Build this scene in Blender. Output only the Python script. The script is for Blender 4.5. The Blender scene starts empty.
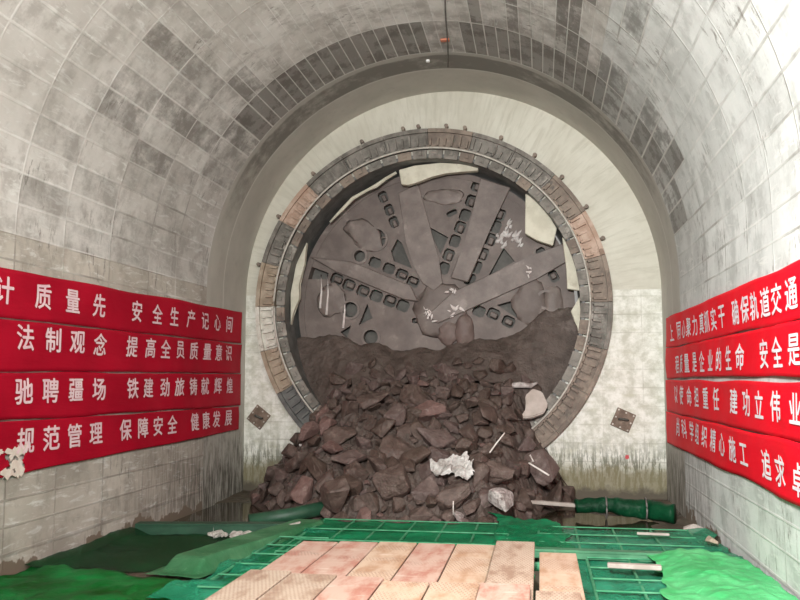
import bpy, bmesh, math, random
from mathutils import Vector, Matrix, Euler, noise

# ------------------------------------------------------------------ camera, world, lights, exposure
S = bpy.context.scene
COL = S.collection
rnd = random.Random(7)
R = math.radians

cam = bpy.data.cameras.new('camera'); cam_o = bpy.data.objects.new('camera', cam); COL.objects.link(cam_o)
cam.sensor_width = 36.0; cam.lens = 850.0 / 800.0 * 36.0; cam.clip_end = 200
cam_o.location = (1.8, -16.5, 2.25)
cam_o.rotation_euler = (R(90 + 5.243), 0, R(9.3145))
S.camera = cam_o

W = bpy.data.worlds.new('world'); S.world = W; W.use_nodes = True
W.node_tree.nodes['Background'].inputs[0].default_value = (1.0, 0.97, 0.92, 1)
W.node_tree.nodes['Background'].inputs[1].default_value = 0.36

def area(name, loc, aim, size, energy, color):
    l = bpy.data.lights.new(name, 'AREA'); l.energy = energy; l.size = size; l.color = color
    o = bpy.data.objects.new(name, l); COL.objects.link(o); o.location = loc
    o.rotation_euler = (Vector(aim) - Vector(loc)).to_track_quat('-Z', 'Y').to_euler()
    return o
area('floodlight_right', (0.9, -16.2, 4.6), (4.6, -6.0, 3.2), 1.0, 1120, (1.0, 0.99, 0.97)).data.spread = R(125)
area('floodlight_overhead', (2.2, -12.6, 7.0), (1.9, -8.5, 0.0), 1.0, 60, (1.0, 0.97, 0.92))

vs = S.view_settings
vs.view_transform = 'Standard'; vs.look = 'None'; vs.gamma = 1.0; vs.use_curve_mapping = False
vs.exposure = 0.0

# ------------------------------------------------------------------ node helpers
class NT:
    def __init__(s, name):
        s.m = bpy.data.materials.new(name); s.m.use_nodes = True
        s.t = s.m.node_tree; s.b = s.t.nodes['Principled BSDF']; s.out = s.t.nodes['Material Output']
    def n(s, typ, **k):
        x = s.t.nodes.new(typ)
        for a, v in k.items(): setattr(x, a, v)
        return x
    def l(s, a, b): s.t.links.new(a, b)
    def put(s, sock, v):
        if isinstance(v, bpy.types.NodeSocket): s.l(v, sock)
        elif isinstance(v, (tuple, list)) and len(v) == 3 and sock.type == 'RGBA': sock.default_value = (*v, 1)
        else: sock.default_value = v
    def math(s, op, a, b=0.0, c=0.0):
        x = s.n('ShaderNodeMath', operation=op)
        s.put(x.inputs[0], a); s.put(x.inputs[1], b); s.put(x.inputs[2], c)
        return x.outputs[0]
    def mix(s, f, a, b, blend='MIX'):
        x = s.n('ShaderNodeMix', data_type='RGBA', blend_type=blend)
        s.put(x.inputs[0], f); s.put(x.inputs[6], a); s.put(x.inputs[7], b)
        return x.outputs[2]
    def ramp(s, v, lo, hi):
        x = s.n('ShaderNodeMapRange', interpolation_type='SMOOTHSTEP')
        s.put(x.inputs[0], v); x.inputs[1].default_value = lo; x.inputs[2].default_value = hi
        return x.outputs[0]
    def coord(s, k='Object'): return s.n('ShaderNodeTexCoord').outputs[k]
    def map(s, v, scale=(1, 1, 1), rot=(0, 0, 0)):
        x = s.n('ShaderNodeMapping'); s.l(v, x.inputs[0]); x.inputs['Scale'].default_value = scale; x.inputs['Rotation'].default_value = rot
        return x.outputs[0]
    def noise(s, v, scale, detail=4, rough=0.55, dist=0.0):
        x = s.n('ShaderNodeTexNoise'); s.l(v, x.inputs['Vector']); x.inputs['Scale'].default_value = scale
        x.inputs['Detail'].default_value = detail; x.inputs['Roughness'].default_value = rough; x.inputs['Distortion'].default_value = dist
        return x.outputs['Fac']
    def bump(s, h, strength=0.3, dist=0.05):
        x = s.n('ShaderNodeBump'); x.inputs['Strength'].default_value = strength; x.inputs['Distance'].default_value = dist
        s.put(x.inputs['Height'], h); s.l(x.outputs[0], s.b.inputs['Normal'])
    def xyz(s, v):
        x = s.n('ShaderNodeSeparateXYZ'); s.l(v, x.inputs[0]); return x.outputs
    def fin(s, col, rough=0.8, metal=0.0, spec=None):
        s.put(s.b.inputs['Base Color'], col); s.put(s.b.inputs['Roughness'], rough); s.put(s.b.inputs['Metallic'], metal)
        if spec is not None: s.b.inputs['Specular IOR Level'].default_value = spec
        return s.m

def mottled(name, c1, c2, scale=6, rough=0.8, bump=0.3, bd=0.03, c3=None, metal=0.0, lo=.35, hi=.65):
    t = NT(name); v = t.coord()
    n1 = t.noise(v, scale, 6, .6); c = t.mix(t.ramp(n1, lo, hi), c1, c2)
    if c3: c = t.mix(t.ramp(t.noise(v, scale * .45 + 1.3, 5, .65), .58, .7), c, c3)
    if bump: t.bump(t.noise(v, scale * 2.2, 5, .6), bump, bd)
    return t.fin(c, rough, metal)

# vault / side wall: cast panels in rows and columns, joints, damp panels, low damp
def lining_material(name, tint, light_joint):
    t = NT(name); v = t.coord(); uv = t.n('ShaderNodeUVMap', uv_map='cells').outputs[0]
    at = t.n('ShaderNodeAttribute', attribute_name='damp').outputs['Fac']
    wob = t.noise(v, 3.0, 3)
    u, w, _ = t.xyz(uv)
    wn = t.n('ShaderNodeTexWhiteNoise', noise_dimensions='2D')
    cm = t.n('ShaderNodeCombineXYZ'); t.l(t.math('FLOOR', u), cm.inputs[0]); t.l(t.math('FLOOR', w), cm.inputs[1]); t.l(cm.outputs[0], wn.inputs['Vector'])
    cell = wn.outputs['Value']
    big = t.noise(v, .55, 5, .6)
    mid = t.noise(v, 2.4, 6, .65)
    streak = t.noise(t.map(v, (6, 1.3, 6)), 2.0, 5, .7, .6)
    c = t.mix(t.ramp(big, .3, .7), tint[0], tint[1])
    c = t.mix(t.math('MULTIPLY', t.ramp(mid, .46, .64), .6), c, tint[2])
    c = t.mix(t.math('MULTIPLY', t.ramp(cell, .55, 1.0), .28), c, tint[2])
    c = t.mix(t.math('MULTIPLY', t.ramp(streak, .52, .68), .65), c, (.82, .82, .79))
    # damp panels
    d = t.math('MULTIPLY', at, t.ramp(t.math('ADD', mid, t.math('MULTIPLY', streak, .6)), .55, .90))
    d = t.math('MAXIMUM', d, t.math('MULTIPLY', t.ramp(at, .72, 1.0), .82))
    c = t.mix(t.math('MULTIPLY', d, .88), c, (.105, .094, .082))
    # brushed dark strokes left by seepage inside the panels
    hatch = t.ramp(t.noise(t.map(v, (3, 5.5, 1.6), (.5, 0, 0)), 2.6, 6, .75), .53, .63)
    area_ = t.ramp(t.noise(v, 1.15, 3, .55), .50, .66)
    c = t.mix(t.math('MULTIPLY', t.math('MULTIPLY', hatch, area_), .8), c, (.19, .175, .155))
    # joints
    fu = t.math('FRACT', u); fv = t.math('FRACT', w)
    eu = t.math('MULTIPLY', t.math('MINIMUM', fu, t.math('SUBTRACT', 1.0, fu)), 1.0)
    ev = t.math('MULTIPLY', t.math('MINIMUM', fv, t.math('SUBTRACT', 1.0, fv)), .32)
    e = t.math('ADD', t.math('MINIMUM', eu, ev), t.math('MULTIPLY', t.math('SUBTRACT', wob, .5), .018))
    j = t.math('SUBTRACT', 1.0, t.ramp(e, .006, .020))
    jn = t.ramp(t.noise(v, 1.1, 3), .38, .66)
    jc = t.mix(t.ramp(t.math('ADD', t.noise(v, .5, 2), light_joint), .42, .62), (.20, .18, .155), (.82, .81, .78))
    dj = t.ramp(at, .45, .75); jc = t.mix(t.math('MULTIPLY', dj, .9), jc, (.66, .65, .61))
    c = t.mix(t.math('MULTIPLY', j, t.math('MAXIMUM', t.math('MULTIPLY', dj, .85), t.math('ADD', .12, t.math('MULTIPLY', jn, .55)))), c, jc)
    # damp near the floor, worst by the end wall, and the spalled base
    x, y, z = t.xyz(v)
    base = t.math('ADD', z, t.math('MULTIPLY', mid, -1.5))
    near_end = t.math('MULTIPLY', t.ramp(y, -6.0, -1.2), 1.0)
    low = t.math('MULTIPLY', t.math('SUBTRACT', 1.0, t.ramp(base, -.45, 1.0)), near_end)
    drip = t.ramp(t.noise(t.map(v, (7, 7, .9)), 2.2, 5, .7), .38, .62)
    c = t.mix(t.math('MULTIPLY', t.math('MULTIPLY', low, drip), .92), c, (.075, .065, .048))
    spall = t.math('SUBTRACT', 1.0, t.ramp(t.math('ADD', z, t.math('MULTIPLY', t.noise(v, 1.5, 4, .6), -1.1)), -.43, -.40))
    c = t.mix(spall, c, (.20, .155, .115))
    t.bump(t.math('ADD', t.math('MULTIPLY', mid, .5), t.math('SUBTRACT', t.math('MULTIPLY', streak, .35), t.math('MULTIPLY', j, .8))), .35, .02)
    return t.fin(c, t.math('SUBTRACT', .82, t.math('MULTIPLY', at, .3)))

M = {}
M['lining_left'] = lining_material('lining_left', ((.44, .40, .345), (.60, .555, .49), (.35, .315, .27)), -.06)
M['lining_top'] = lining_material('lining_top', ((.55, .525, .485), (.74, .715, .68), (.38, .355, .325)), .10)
M['lining_right'] = lining_material('lining_right', ((.62, .63, .61), (.82, .83, .81), (.46, .47, .45)), .04)  # paler than the left: strong light on this wall put into the colour

def collar_material(dark=1.0):
    t = NT('smooth_concrete'); v = t.coord()
    n1 = t.noise(v, .9, 5, .6); n2 = t.noise(v, 5, 5, .65)
    c = t.mix(t.ramp(n1, .3, .7), (.44, .42, .37), (.53, .505, .45))
    c = t.mix(t.math('MULTIPLY', t.ramp(n2, .5, .75), .4), c, (.37, .35, .31))
    _, y, z = t.xyz(v)                      # pale laitance left along the pour joints
    e = t.math('ABSOLUTE', t.math('ADD', y, t.math('ADD', 1.27, t.math('MULTIPLY', t.math('SUBTRACT', n2, .5), .05))))
    e2 = t.math('ABSOLUTE', t.math('ADD', y, t.math('ADD', 2.02, t.math('MULTIPLY', t.math('SUBTRACT', n1, .5), .25))))
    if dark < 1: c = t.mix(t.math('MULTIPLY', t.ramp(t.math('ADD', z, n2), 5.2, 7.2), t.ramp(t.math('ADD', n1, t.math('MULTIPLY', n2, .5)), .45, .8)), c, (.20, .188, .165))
    c = t.mix(t.math('MULTIPLY', t.math('SUBTRACT', 1.0, t.ramp(e, .012, .035)), .6), c, (.68, .66, .60))
    c = t.mix(t.math('MULTIPLY', t.math('SUBTRACT', 1.0, t.ramp(e2, .05, .13)), .7), c, (.50, .48, .43))
    lo = t.math('SUBTRACT', 1.0, t.ramp(t.math('ADD', z, t.math('MULTIPLY', n2, -1.5)), -.45, .9))
    dr = t.ramp(t.noise(t.map(v, (7, 7, .9)), 2.2, 5, .7), .36, .60)
    c = t.mix(t.math('MULTIPLY', t.math('MULTIPLY', lo, dr), .9), c, (.075, .065, .048))
    t.bump(n2, .15, .02); return t.fin(c, .75)
M['collar'] = collar_material(); M['collar_dark'] = collar_material(.58)

def end_wall_material():
    t = NT('end_wall_plaster'); v = t.coord(); x, y, z = t.xyz(v)
    dx = t.math('ADD', x, .3); dz = t.math('SUBTRACT', z, 3.68)
    ang = t.math('ARCTAN2', dz, dx); rad = t.math('SQRT', t.math('ADD', t.math('MULTIPLY', dx, dx), t.math('MULTIPLY', dz, dz)))
    n1 = t.noise(v, .8, 5, .6); n2 = t.noise(v, 4.5, 6, .7)
    # upper: troweled cream render with streaks raked downwards and outwards
    cb = t.n('ShaderNodeCombineXYZ'); t.l(t.math('MULTIPLY', ang, 14.0), cb.inputs[0]); t.l(t.math('MULTIPLY', rad, .5), cb.inputs[1])
    st = t.noise(cb.outputs[0], 2.6, 6, .7, .5)
    up = t.mix(t.ramp(n1, .35, .65), (.56, .54, .455), (.65, .635, .55))
    up = t.mix(t.math('MULTIPLY', t.ramp(st, .44, .68), .7), up, (.49, .47, .39))
    up = t.mix(t.math('MULTIPLY', t.ramp(n2, .55, .8), .35), up, (.67, .655, .57))
    # lower: pale panels with thin joints, mould streaks, olive tide band
    lo = t.mix(t.ramp(n2, .35, .65), (.54, .54, .46), (.84, .84, .78))
    lo = t.mix(t.math('MULTIPLY', t.ramp(t.noise(t.map(v, (1.5, 1, 6)), 1.6, 5, .65), .5, .7), .55), lo, (.52, .52, .40))
    fx = t.math('FRACT', t.math('MULTIPLY', x, 1.35)); fz = t.math('FRACT', t.math('MULTIPLY', z, 2.9))
    ex = t.math('MULTIPLY', t.math('MINIMUM', fx, t.math('SUBTRACT', 1.0, fx)), .74)
    ez = t.math('MULTIPLY', t.math('MINIMUM', fz, t.math('SUBTRACT', 1.0, fz)), .345)
    j = t.math('SUBTRACT', 1.0, t.ramp(t.math('MINIMUM', ex, ez), .004, .016))
    lo = t.mix(t.math('MULTIPLY', j, t.math('MULTIPLY', t.ramp(n1, .35, .7), .55)), lo, (.36, .35, .28))
    mould = t.ramp(t.noise(t.map(v, (9, 1, 1.6)), 1.5, 6, .75), .45, .55)
    mm = t.math('MULTIPLY', mould, t.math('SUBTRACT', 1.0, t.ramp(z, .55, 1.25)))
    lo = t.mix(t.math('MULTIPLY', mm, .85), lo, (.10, .105, .065))
    tide = t.math('SUBTRACT', 1.0, t.ramp(t.math('ADD', z, t.math('MULTIPLY', n2, -.8)), .05, .32))
    lo = t.mix(t.math('MULTIPLY', tide, .85), lo, (.20, .175, .095))
    dirt = t.math('SUBTRACT', 1.0, t.ramp(t.math('ADD', z, t.math('MULTIPLY', n2, -.5)), -.15, .02))
    lo = t.mix(dirt, lo, (.10, .085, .06))
    # run-off below the ring on the left
    run = t.math('MULTIPLY', t.ramp(t.noise(t.map(v, (14, 1, .35)), 1.0, 4, .6), .52, .64), t.math('MULTIPLY', t.math('SUBTRACT', 1.0, t.ramp(z, 1.5, 2.0)), t.math('SUBTRACT', 1.0, t.ramp(x, -2.9, -2.3))))
    run = t.math('MULTIPLY', run, t.ramp(x, -3.7, -3.3))
    lo = t.mix(t.math('MULTIPLY', run, .6), lo, (.33, .32, .21))
    # two small smears of red marking paint
    def spot(px, pz, r):
        q = t.math('ADD', t.math('POWER', t.math('SUBTRACT', x, px), 2.0), t.math('POWER', t.math('SUBTRACT', z, pz), 2.0))
        return t.math('SUBTRACT', 1.0, t.ramp(t.math('ADD', t.math('SQRT', q), t.math('MULTIPLY', n2, .08)), r, r + .02))
    lo = t.mix(spot(3.38, .78, .07), lo, (.55, .08, .09))
    edge = t.ramp(t.math('ADD', z, t.math('MULTIPLY', n2, .04)), 3.93, 3.95)
    c = t.mix(edge, lo, up)
    t.bump(t.math('ADD', t.math('MULTIPLY', n2, .5), t.math('MULTIPLY', st, .5)), .35, .03)
    return t.fin(c, .8)
M['end_wall'] = end_wall_material()

def floor_material():
    t = NT('wet_mud'); v = t.coord()
    n1 = t.noise(v, .8, 6, .6); n2 = t.noise(v, 7, 5, .65)
    c = t.mix(t.ramp(n1, .35, .65), (.055, .042, .028), (.12, .095, .065))
    c = t.mix(t.math('MULTIPLY', t.ramp(n2, .5, .75), .5), c, (.19, .155, .11))
    t.bump(t.math('ADD', n1, t.math('MULTIPLY', n2, .35)), .6, .08)
    return t.fin(c, t.ramp(n1, .30, .62))
M['floor'] = floor_material()

def water_material():
    t = NT('muddy_water'); v = t.coord()
    t.bump(t.noise(v, 3, 3), .08, .02); return t.fin((.045, .036, .022), .06)
M['water'] = water_material()

def net_material(name, c1, c2, opac, weave=True):
    t = NT(name); v = t.coord()
    n1 = t.noise(v, 1.6, 5, .6); n2 = t.noise(v, 9, 4, .6)
    c = t.mix(t.ramp(n1, .3, .7), c1, c2)
    c = t.mix(t.math('MULTIPLY', t.ramp(n2, .62, .8), .35), c, (.32, .42, .30))
    cr = t.noise(t.map(v, (1, 2.2, 1), (0, 0, .5)), 5.0, 5, .7, 1.2)
    c = t.mix(t.math('MULTIPLY', t.ramp(cr, .56, .72), .45), c, tuple(min(1., q * 1.7 + .04) for q in c2))  # crease highlights painted in a lighter green
    t.fin(c, .45, 0, .22)
    t.bump(t.math('ADD', n2, cr), .45, .04)
    tr = t.n('ShaderNodeBsdfTransparent'); tl = t.n('ShaderNodeBsdfTranslucent'); t.put(tl.inputs[0], c)
    m0 = t.n('ShaderNodeMixShader'); m0.inputs[0].default_value = .2; t.l(t.b.outputs[0], m0.inputs[1]); t.l(tl.outputs[0], m0.inputs[2])
    mx = t.n('ShaderNodeMixShader')
    f = t.math('ADD', opac - .12, t.math('MULTIPLY', n1, .24))
    t.put(mx.inputs[0], f); t.l(tr.outputs[0], mx.inputs[1]); t.l(m0.outputs[0], mx.inputs[2]); t.l(mx.outputs[0], t.out.inputs[0])
    return t.m
M['net'] = net_material('green_net', (.004, .20, .075), (.015, .36, .15), .70)
M['net_dark'] = net_material('green_net_muddy', (.006, .05, .018), (.010, .10, .03), .58)
M['net_left'] = net_material('green_net_left', (.0, .085, .004), (.001, .26, .05), .95)
M['net_teal'] = net_material('green_net_teal', (.012, .27, .13), (.06, .46, .27), .56)
M['net_pale'] = net_material('green_net_dusty', (.05, .22, .09), (.13, .34, .17), .80)
M['net_bright'] = net_material('green_net_doubled', (.05, .50, .15), (.15, .66, .27), .97)
M['net_roll'] = net_material('green_tarp', (.002, .035, .014), (.004, .08, .03), .99)

def red_cloth(name, c1, c2):
    t = NT(name); v = t.coord()
    c = t.mix(t.ramp(t.noise(v, 1.1, 3), .3, .7), c1, c2)
    t.bump(t.noise(t.map(v, (2, 1.2, 6)), 1.4, 4, .6), .25, .04)
    return t.fin(c, .6, 0, .15)
M['red_left'] = red_cloth('red_cloth_shaded', (.37, .002, .018), (.46, .004, .024))  # red darkened for the shaded side of the vault
M['red_right'] = red_cloth('red_cloth', (.80, .002, .015), (.88, .003, .02))  # same cloth, brightness of the lit side put into the red
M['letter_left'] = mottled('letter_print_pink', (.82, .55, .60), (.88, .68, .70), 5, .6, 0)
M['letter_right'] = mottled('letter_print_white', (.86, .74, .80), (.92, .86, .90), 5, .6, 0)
M['torn'] = mottled('torn_pale_backing', (.74, .62, .54), (.82, .74, .66), 9, .8, .2)

M['steel_mud'] = mottled('muddy_steel', (.118, .092, .081), (.172, .138, .122), 2.2, .6, .45, .03, (.23, .19, .17))
M['steel_mud_light'] = mottled('muddy_steel_scraped', (.135, .106, .093), (.20, .163, .145), 2.6, .55, .4, .03, (.27, .228, .205))
M['steel_hub'] = mottled('reddish_muddy_steel', (.135, .095, .083), (.18, .133, .118), 2.6, .6, .4, .04, (.24, .195, .175))
M['void'] = mottled('dark_muddy_cavity', (.045, .042, .038), (.085, .080, .070), 3, .8, .4, .05)
M['void_green'] = mottled('dark_grey_steel', (.075, .072, .064), (.125, .12, .108), 3, .7, .3, .04)  # darker than the face plate, for the parts behind its openings
M['glint'] = mottled('painted_glint', (.42, .38, .36), (.66, .63, .61), 6, .25, .8, .05)  # pale tone of the glint painted on the face plate
M['grout'] = mottled('splashed_grout', (.62, .55, .52), (.80, .74, .71), 8, .7, .3)
M['ring_grey'] = mottled('ring_grey', (.13, .118, .10), (.25, .228, .20), 4, .7, .6, .03, (.36, .33, .29))
M['ring_brown'] = mottled('ring_brown', (.17, .135, .11), (.28, .225, .18), 4, .75, .6, .03, (.13, .11, .095))
M['ring_rust'] = mottled('ring_rusty', (.40, .27, .20), (.52, .39, .31), 5, .7, .5, .03, (.25, .17, .125))
M['ring_white'] = mottled('ring_grouted', (.55, .52, .45), (.72, .70, .63), 7, .8, .5, .03, (.25, .23, .19))
M['ring_tan'] = mottled('ring_tan', (.30, .23, .165), (.42, .34, .26), 5, .75, .5, .03, (.30, .24, .18))
M['ring_dark'] = mottled('ring_dark_steel', (.085, .085, .08), (.15, .15, .14), 4, .5, .4, .03)
M['pipe'] = mottled('pale_pipe', (.42, .39, .34), (.56, .53, .47), 9, .6, .2)
M['cream'] = mottled('cream_concrete', (.58, .55, .44), (.70, .67, .55), 4, .8, .3, .02, (.50, .46, .36))
M['muck'] = mottled('brown_muck', (.066, .047, .038), (.108, .080, .067), 3.2, .65, .8, .07, (.145, .112, .098))
ROCKM = [mottled('rock_brown', (.080, .053, .043), (.130, .090, .075), 3.5, .55, .6, .05, (.19, .145, .125)),
         mottled('rock_umber', (.066, .043, .033), (.110, .075, .060), 3.5, .5, .6, .05, (.16, .12, .10)),
         mottled('rock_purple', (.095, .063, .055), (.150, .107, .095), 3.0, .55, .6, .05, (.22, .17, .155)),
         mottled('rock_pinkish', (.15, .085, .072), (.20, .125, .11), 4.0, .6, .6, .05, (.27, .20, .18))]
M['rock_pale'] = mottled('rock_pale_coated', (.30, .25, .235), (.56, .51, .49), 5, .6, .7, .05, (.17, .12, .11), lo=.42, hi=.58)
M['slab_pale'] = mottled('pale_slab', (.42, .36, .315), (.54, .475, .43), 4, .75, .3, .03)
M['plastic'] = mottled('white_plastic_film', (.34, .31, .285), (.66, .645, .62), 5, .35, .8, .05, (.35, .28, .25))
M['strip'] = mottled('pale_strip', (.66, .60, .55), (.80, .76, .72), 6, .5, .2)
M['timber'] = mottled('grey_timber', (.36, .31, .27), (.50, .45, .41), 5, .8, .3, .02)
M['stone'] = mottled('pale_stone', (.42, .39, .34), (.62, .60, .55), 6, .8, .6, .04)
M['plate_rust'] = mottled('rusty_plate', (.13, .09, .065), (.22, .16, .12), 9, .7, .4, .02, (.34, .27, .20))
M['bolt'] = mottled('bolt_steel', (.42, .38, .33), (.56, .52, .47), 9, .5, .2, metal=.3)
M['cable'] = mottled('dark_cable', (.12, .11, .10), (.18, .17, .16), 8, .6, 0)
M['grid_steel'] = mottled('galvanised_bar', (.03, .22, .10), (.09, .33, .18), 6, .5, .2)
M['green_steel'] = mottled('green_painted_steel', (.035, .15, .075), (.07, .23, .12), 4, .5, .3, .02, (.13, .26, .17))
M['dark_green_steel'] = mottled('dark_green_steel', (.012, .052, .028), (.022, .085, .045), 4, .5, .3)
M['brown_stain'] = mottled('red_tag', (.45, .13, .07), (.55, .2, .12), 9, .6, 0)
M['white_disc'] = mottled('white_cap', (.85, .85, .83), (.9, .9, .88), 9, .5, 0)

def plank_material(name, base, stain, rib):
    t = NT(name); v = t.coord(); x, y, z = t.xyz(v)
    oi = t.n('ShaderNodeObjectInfo').outputs['Random']
    off = t.n('ShaderNodeVectorMath', operation='ADD'); t.l(v, off.inputs[0])
    cb = t.n('ShaderNodeCombineXYZ'); t.l(t.math('MULTIPLY', oi, 37.0), cb.inputs[0]); t.l(t.math('MULTIPLY', oi, 91.0), cb.inputs[1]); t.l(cb.outputs[0], off.inputs[1])
    vv = off.outputs[0]
    n1 = t.noise(t.map(vv, (3.2, 1.1, 1)), 2.0, 6, .65); n2 = t.noise(t.map(vv, (1.2, 5.0, 1)), 2.6, 5, .65)
    c = t.mix(t.ramp(n1, .42, .66), base, stain)
    c = t.mix(t.math('MULTIPLY', t.ramp(n2, .55, .75), .5), c, (.62, .52, .44))
    wx = t.math('SINE', t.math('MULTIPLY', x, 210.0)); wy = t.math('SINE', t.math('MULTIPLY', y, 72.0))
    g = t.ramp(t.math('MULTIPLY', wx, wy), .15, .7)
    patch = t.ramp(t.noise(t.map(vv, (.5, 1.4, 1)), 1.6, 2), .5 - rib, .62 - rib)
    c = t.mix(t.math('MULTIPLY', t.math('MULTIPLY', g, patch), .75), c, (.24, .15, .11))
    dk = t.math('MULTIPLY', t.ramp(n2, .60, .72), patch)
    c = t.mix(t.math('MULTIPLY', dk, .75), c, (.20, .14, .10))
    t.bump(t.math('MULTIPLY', t.math('SUBTRACT', 1.0, g), patch), .35, .01)
    return t.fin(c, .75)
M['plank_pink'] = plank_material('plank_pink', (.42, .285, .225), (.33, .14, .10), -.06)
M['plank_beige'] = plank_material('plank_beige', (.45, .325, .235), (.34, .20, .12), .04)
M['plank_woven'] = plank_material('plank_woven', (.40, .31, .235), (.25, .155, .105), .25)

# ------------------------------------------------------------------ mesh helpers
def link(name, me, mat, parent=None, smooth=None):
    o = bpy.data.objects.new(name, me); COL.objects.link(o)
    if mat: me.materials.append(mat)
    if parent: o.parent = parent
    if smooth:
        for p in me.polygons: p.use_smooth = True
    return o
class MB:
    def __init__(s): s.b = bmesh.new()
    def box(s, c, size, rot=None, bev=0):
        r = bmesh.ops.create_cube(s.b, size=1.0); m = Matrix.Translation(c) @ (rot.to_4x4() if rot else Matrix()) @ Matrix.Diagonal((*size, 1))
        bmesh.ops.transform(s.b, matrix=m, verts=r['verts'])
        if bev:
            es = list({e for v in r['verts'] for e in v.link_edges})
            bmesh.ops.bevel(s.b, geom=es, offset=bev, segments=1, affect='EDGES')
        return s
    def cyl(s, a, b, r, seg=12, r2=None):
        a, b = Vector(a), Vector(b); d = b - a
        k = bmesh.ops.create_cone(s.b, segments=seg, radius1=r, radius2=r if r2 is None else r2, depth=d.length, cap_ends=True)
        bmesh.ops.transform(s.b, matrix=Matrix.Translation((a + b) / 2) @ d.to_track_quat('Z', 'Y').to_matrix().to_4x4(), verts=k['verts']); return s
    def tube(s, pts, rad, seg=8):
        pts = [Vector(p) for p in pts]; rings = []
        for i, p in enumerate(pts):
            d = (pts[min(i + 1, len(pts) - 1)] - pts[max(i - 1, 0)]).normalized(); q = d.to_track_quat('Z', 'Y')
            r = rad[i] if isinstance(rad, (list, tuple)) else rad
            rings.append([s.b.verts.new(p + q @ Vector((r * math.cos(2 * math.pi * k / seg), r * math.sin(2 * math.pi * k / seg), 0))) for k in range(seg)])
        for a, b in zip(rings, rings[1:]):
            for k in range(seg): s.b.faces.new((a[k], a[(k + 1) % seg], b[(k + 1) % seg], b[k]))
        s.b.faces.new(rings[0][::-1]); s.b.faces.new(rings[-1]); return s
    def prism(s, poly, y0, y1):       # polygon in the xz plane pushed from y0 to y1
        a = [s.b.verts.new((x, y0, z)) for x, z in poly]; b = [s.b.verts.new((x, y1, z)) for x, z in poly]; n = len(poly)
        s.b.faces.new(a); s.b.faces.new(b[::-1])
        for i in range(n): s.b.faces.new((a[i], b[i], b[(i + 1) % n], a[(i + 1) % n]))
        return s
    def arcblock(s, r0, r1, a0, a1, y0, y1, n=6):
        rows = []
        for i in range(n + 1):
            a = a0 + (a1 - a0) * i / n; c, d = math.cos(a), math.sin(a)
            rows.append([s.b.verts.new((r * c, y, r * d)) for r, y in ((r0, y0), (r1, y0), (r1, y1), (r0, y1))])
        for p, q in zip(rows, rows[1:]):
            for k in range(4): s.b.faces.new((p[k], p[(k + 1) % 4], q[(k + 1) % 4], q[k]))
        s.b.faces.new(rows[0][::-1]); s.b.faces.new(rows[-1]); return s
    def build(s, name, mat, parent=None, smooth=False):
        bmesh.ops.recalc_face_normals(s.b, faces=s.b.faces)
        me = bpy.data.meshes.new(name); s.b.to_mesh(me); s.b.free()
        return link(name, me, mat, parent, smooth)

def tag(o, label=None, cat=None, group=None, kind=None):
    if label: o['label'] = label
    if cat: o['category'] = cat
    if group: o['group'] = group
    if kind: o['kind'] = kind
    return o
def empty(name, loc, label, cat, group=None, rz=0):
    o = bpy.data.objects.new(name, None); COL.objects.link(o); o.location = loc; o.rotation_euler = (0, 0, rz)
    o.empty_display_size = .2
    return tag(o, label, cat, group)
def smoothstep(a, b, x):
    t = max(0., min(1., (x - a) / (b - a))); return t * t * (3 - 2 * t)
def lerp_tab(tab, x):
    if x <= tab[0][0]: return tab[0][1]
    for (a, va), (b, vb) in zip(tab, tab[1:]):
        if x <= b: return va + (vb - va) * (x - a) / (b - a)
    return tab[-1][1]
def nz(x, y, z=0.): return noise.noise(Vector((x, y, z)))
def grid_mesh(name, nu, nv, fn, mat, parent=None, smooth=True, keep=None):
    vs_ = [fn(i / nu, j / nv) for j in range(nv + 1) for i in range(nu + 1)]
    fs = [(j * (nu + 1) + i, j * (nu + 1) + i + 1, (j + 1) * (nu + 1) + i + 1, (j + 1) * (nu + 1) + i)
          for j in range(nv) for i in range(nu) if keep is None or keep((i + .5) / nu, (j + .5) / nv)]
    me = bpy.data.meshes.new(name); me.from_pydata(vs_, [], fs); me.update()
    return link(name, me, mat, parent, smooth)
def plate_with_holes(name, outer, holes, half, mat, parent, yc=0.):
    c = bpy.data.curves.new(name, 'CURVE'); c.dimensions = '2D'; c.fill_mode = 'BOTH'; c.extrude = half; c.bevel_depth = 0
    for poly in [outer] + holes:
        sp = c.splines.new('POLY'); sp.points.add(len(poly) - 1); sp.use_cyclic_u = True
        for p, (x, z) in zip(sp.points, poly): p.co = (x, z, 0, 1)
    o = bpy.data.objects.new(name, c); COL.objects.link(o)
    me = bpy.data.meshes.new_from_object(o.evaluated_get(bpy.context.evaluated_depsgraph_get()))
    bpy.data.objects.remove(o); bpy.data.curves.remove(c)
    for v in me.vertices: x, z, y = v.co; v.co = (x, yc - y, z)
    me.materials.clear(); me.name = name
    return link(name, me, mat, parent)

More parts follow.
